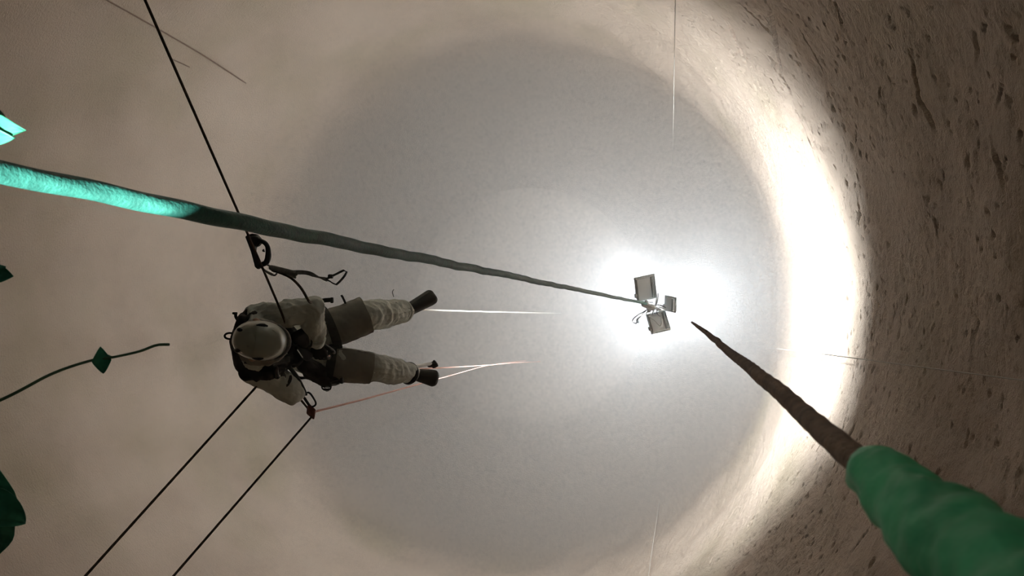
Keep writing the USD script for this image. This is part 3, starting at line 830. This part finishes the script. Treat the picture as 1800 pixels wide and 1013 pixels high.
x1, g1 = carabiner(P(531, 600, 3.72), P(545, 600, 3.74) - P(531, 600, 3.72), (0, 1, 0.2), .10, .06, .006)
person.part('chest_ring', cat_mesh(x1, g1), DARKMETAL, under=vp)
person.part('chest_device', soften(union([hull((P(520, 592, 3.66), .028), (P(533, 585, 3.70), .026), (P(534, 602, 3.72), .03)), hull((P(525, 612, 3.72), .022), (P(540, 625, 3.8), .03))]), .01, 4), BLACK, under=vp, label='black device on the chest')
person.part('disc', rbox(.022, .030, .008, .0035, P(506, 632, 3.60)), GREYSTRAP, under=vp, label='grey oval plate on the chest')
person.part('white_marker', tube([P(522.5, 615, 3.60), P(532, 629, 3.62)], .0032, 8, .01), WHITEPLASTIC, under=vp, label='thin white stick on the chest')
person.part('radio_pouch', soften(hull((P(536, 606, 3.76), .022), (P(550, 603, 3.80), .02), (P(540, 612, 3.86), .03)), .01, 3), PATCH, under=vp)
person.part('tool_pouch', folds(soften(union([hull((P(545, 655, 3.98), .04), (P(575, 668, 4.05), .045), (P(590, 668, 4.1), .03)), hull((P(535, 640, 3.9), .045), (P(560, 655, 4.0), .05))]), .01, 4), .01, 20), VEST, under=wp, label='black gear pouch on the right hip')

# things clipped to the harness
up = unit(P(575, 660, 4.0) - P(575, 680, 4.0))
rt_ = unit(P(590, 676, 4.0) - P(570, 676, 4.0))
g = Thing('carabiner', 'small steel ring and carabiner hanging by the right hip pouch', 'carabiner', P(575, 680, 4.02))
q, gt = carabiner(P(574, 678, 4.02), rt_, up, .055, .045, .0045)
g.part('spring_link', q, DARKMETAL)
g.part('gate', gt, DARKMETAL)
g.part('steel_ring', oval_ring(P(575, 684, 4.02), rt_, up, .014, .013, .0035), STEEL, label='small round steel ring')
g2 = Thing('gear_clip', 'dark gear clip with a knobbed end sticking out past the right hip', 'clip', P(590, 672, 4.02))
g2.part('arm', tube([P(575, 676, 4.03), P(586, 673, 4.03), P(599, 670, 4.03)], [.010, .009, .013], 10, .006), DARKMETAL)
g2.part('knob', cat_mesh(rbox(.018, .034, .02, .006, P(601, 669.5, 4.03)), rbox(.02, .014, .02, .005, P(594, 674, 4.03))), DARKMETAL)
po = Thing('pole', 'slim white pole hanging behind the right leg with a dark tip', 'pole', P(600, 667, 4.2))
po.part('shaft', tube([P(592, 668, 4.22), P(640, 662, 4.5), P(757, 639.5, 5.15)], .0125, 14, .03), WHITEPLASTIC)
po.part('tip', soften(union([bone(P(755, 642, 5.15), .018, P(763, 640.5, 5.18), .022), hull((P(763, 636, 5.17), .012), (P(767, 641, 5.18), .012)), hull((P(762, 645, 5.17), .012), (P(768, 643, 5.18), .010))]), .008, 3), DARKMETAL, label='dark knobbed tip of the pole')
hs = Thing('handle_strap', 'curved dark strap handle standing out past the left elbow', 'strap', P(570, 530, 3.95))
hs.part('webbing', ribbon([P(556, 538, 3.95), P(563, 531, 3.93), P(572, 528, 3.92), P(583, 527.5, 3.92)], .024, .006, (0.2, .9, .4)), STRAP)
hs.part('end_stop', rbox(.016, .032, .02, .006, P(583.5, 528, 3.92)), STRAP)
solo('strap_end', ribbon([P(600, 519, 4.1), P(604, 526, 4.11), P(610, 540, 4.14)], .014, .005, (.9, -.2, .3)), STRAP, 'short dark strap end above the left knee', 'strap')

# ascender on the upper rope with its sling
rd = unit(P(443, 430, 3.36) - P(470, 495, 3.46))
ux = unit(P(460, 430, 3.38) - P(446, 430, 3.38))
uy = unit(P(446, 420, 3.38) - P(446, 430, 3.38))
A0 = P(446, 430, 3.38)
px_ = np.linalg.norm(P(447, 430, 3.38) - A0)
ap = lambda x, y, o=0.0: A0 + ux * (x - 446) * px_ - uy * (y - 430) * px_ + np.array([0, 0, o])
from shapely.geometry import Polygon
from shapely import affinity


def plate(outline, holes, th, m_o=0.0):
    poly = Polygon([(x - 446, -(y - 430)) for x, y in outline], [[(x - 446, -(y - 430)) for x, y in h_] for h_ in holes]).buffer(.7).buffer(-.35)
    e = trimesh.creation.extrude_polygon(poly, 1.0, engine='earcut')
    v = np.asarray(e.vertices)
    zz = unit(np.cross(ux, uy))
    return trimesh.Trimesh(A0 + v[:, :1] * px_ * ux + v[:, 1:2] * px_ * uy + (v[:, 2:] - .5) * th * zz + zz * m_o, e.faces, process=False)


asc = Thing('ascender', 'black hand ascender clamped on the thin rope above the climber', 'ascender', A0)
asc.part('frame', plate([(433, 418), (437, 415), (445, 413), (452, 414), (457, 419), (460, 423), (459, 428), (455, 432), (450, 434), (449, 440), (451, 447), (455, 456), (459, 463), (458, 467), (454, 469), (450, 466), (446, 452), (443, 442), (439, 432)],
                        [[(439, 420), (441, 418), (443.5, 419), (442, 421.5), (439.5, 422)]], .016), DARKMETAL)
asc.part('handle', tube([ap(457, 424), ap(465, 427), ap(470, 433), ap(471.5, 442), ap(471, 451), ap(467.5, 459), ap(460, 462), ap(455, 463)], [.012, .011, .011, .0125, .015, .014, .013, .011], 12, .006), BLACK)
asc.part('cam', soften(hull((ap(446, 423, .012), .018), (ap(452, 422, .012), .019), (ap(448, 430, .012), .017)), .008, 2), DARKMETAL)
asc.part('trigger', tube([ap(464, 438), ap(462, 440), ap(465, 441)], .004, 8, .003), BLACK)
sl = Thing('foot_sling', 'grey webbing sling with a loop end hanging from the hand ascender', 'sling', ap(480, 472))
q, gt = carabiner(ap(474, 470), ux * .9 - uy * .42, uy * .9 + ux * .42, .085, .032, .005)
sl.part('spring_link', q, STEEL, label='silver carabiner linking sling and ascender')
sl.part('gate', gt, STEEL)
sl.part('sewn_block', soften(union([hull((ap(477, 467), .013), (ap(495, 471), .014), (ap(518, 476), .013)), hull((ap(505, 478), .006), (ap(518, 482), .006))]), .008, 2), GREYSTRAP)
sl.part('webbing', ribbon([ap(516, 474), ap(530, 474), ap(540, 475), ap(549, 478), ap(560, 482), ap(572, 485)], .020, .004, np.stack([uy, uy, uy + ux * .2, uy * .2 + np.array([0, 0, 1]), uy + np.array([0, 0, .4])])), GREYSTRAP)
sl.part('loop_webbing', ribbon([ap(570, 485), ap(577, 481), ap(588, 476), ap(601, 470), ap(605, 472), ap(602, 478), ap(594, 487), ap(586, 493), ap(578, 488), ap(570, 485)], .012, .005, np.array([0, 0, 1.0]) + uy * .3), STRAP)
sl.part('slider', rbox(.024, .02, .02, .006, ap(578, 480)), BLACK)
solo('lanyard', tube([ap(478, 471), ap(495, 476), ap(512, 484), ap(528, 499), ap(541, 519), P(548, 532, 3.72)], .0062, 10, .01, 4, .03, .06), DARK_ROPE, "short dark lanyard curving from the ascender to the climber's left elbow", 'lanyard')

# pulley at the right elbow
pu = Thing('pulley', "reddish pulley block on a carabiner below the climber's right elbow", 'pulley', P(547, 722, 3.92))
along = unit(P(552, 738, 3.92) - P(543, 712, 3.92))
acr = unit(np.cross(along, [0, 0, 1.0]))
pc = P(547, 724, 3.92)
for s in (-1, 1):
    pu.part('side_plate', hull((pc - along * .030, .012), (pc + along * .038, .006), (pc + acr * .014 * s, .014), (pc + np.array([0, 0, .010 * s]), .012), seg=14), REDMETAL)
pu.part('wheel', oval_ring(pc, along, acr, .018, .018, .006), STEEL)
q, gt = carabiner(P(545, 703, 3.92), P(552, 712, 3.92) - P(540, 694, 3.92), P(550, 700, 3.92) - P(540, 706, 3.92), .085, .045, .0052)
pu.part('spring_link', q, DARKMETAL, label='dark carabiner above the pulley')
pu.part('gate', gt, DARKMETAL)
solo('tether', ribbon([P(508, 645, 3.72), P(520, 660, 3.80), P(532, 682, 3.88), P(537, 695, 3.92)], .022, .006, (.8, .5, .3)), STRAP, 'dark strap from the chest harness to the pulley carabiner', 'strap')
solo('tether', tube([P(519, 690, 3.93), P(531, 706, 3.93), P(541, 718, 3.92)], .006, 8, .01), DARK_ROPE, "thin dark cord from under the right elbow to the pulley", 'cord')
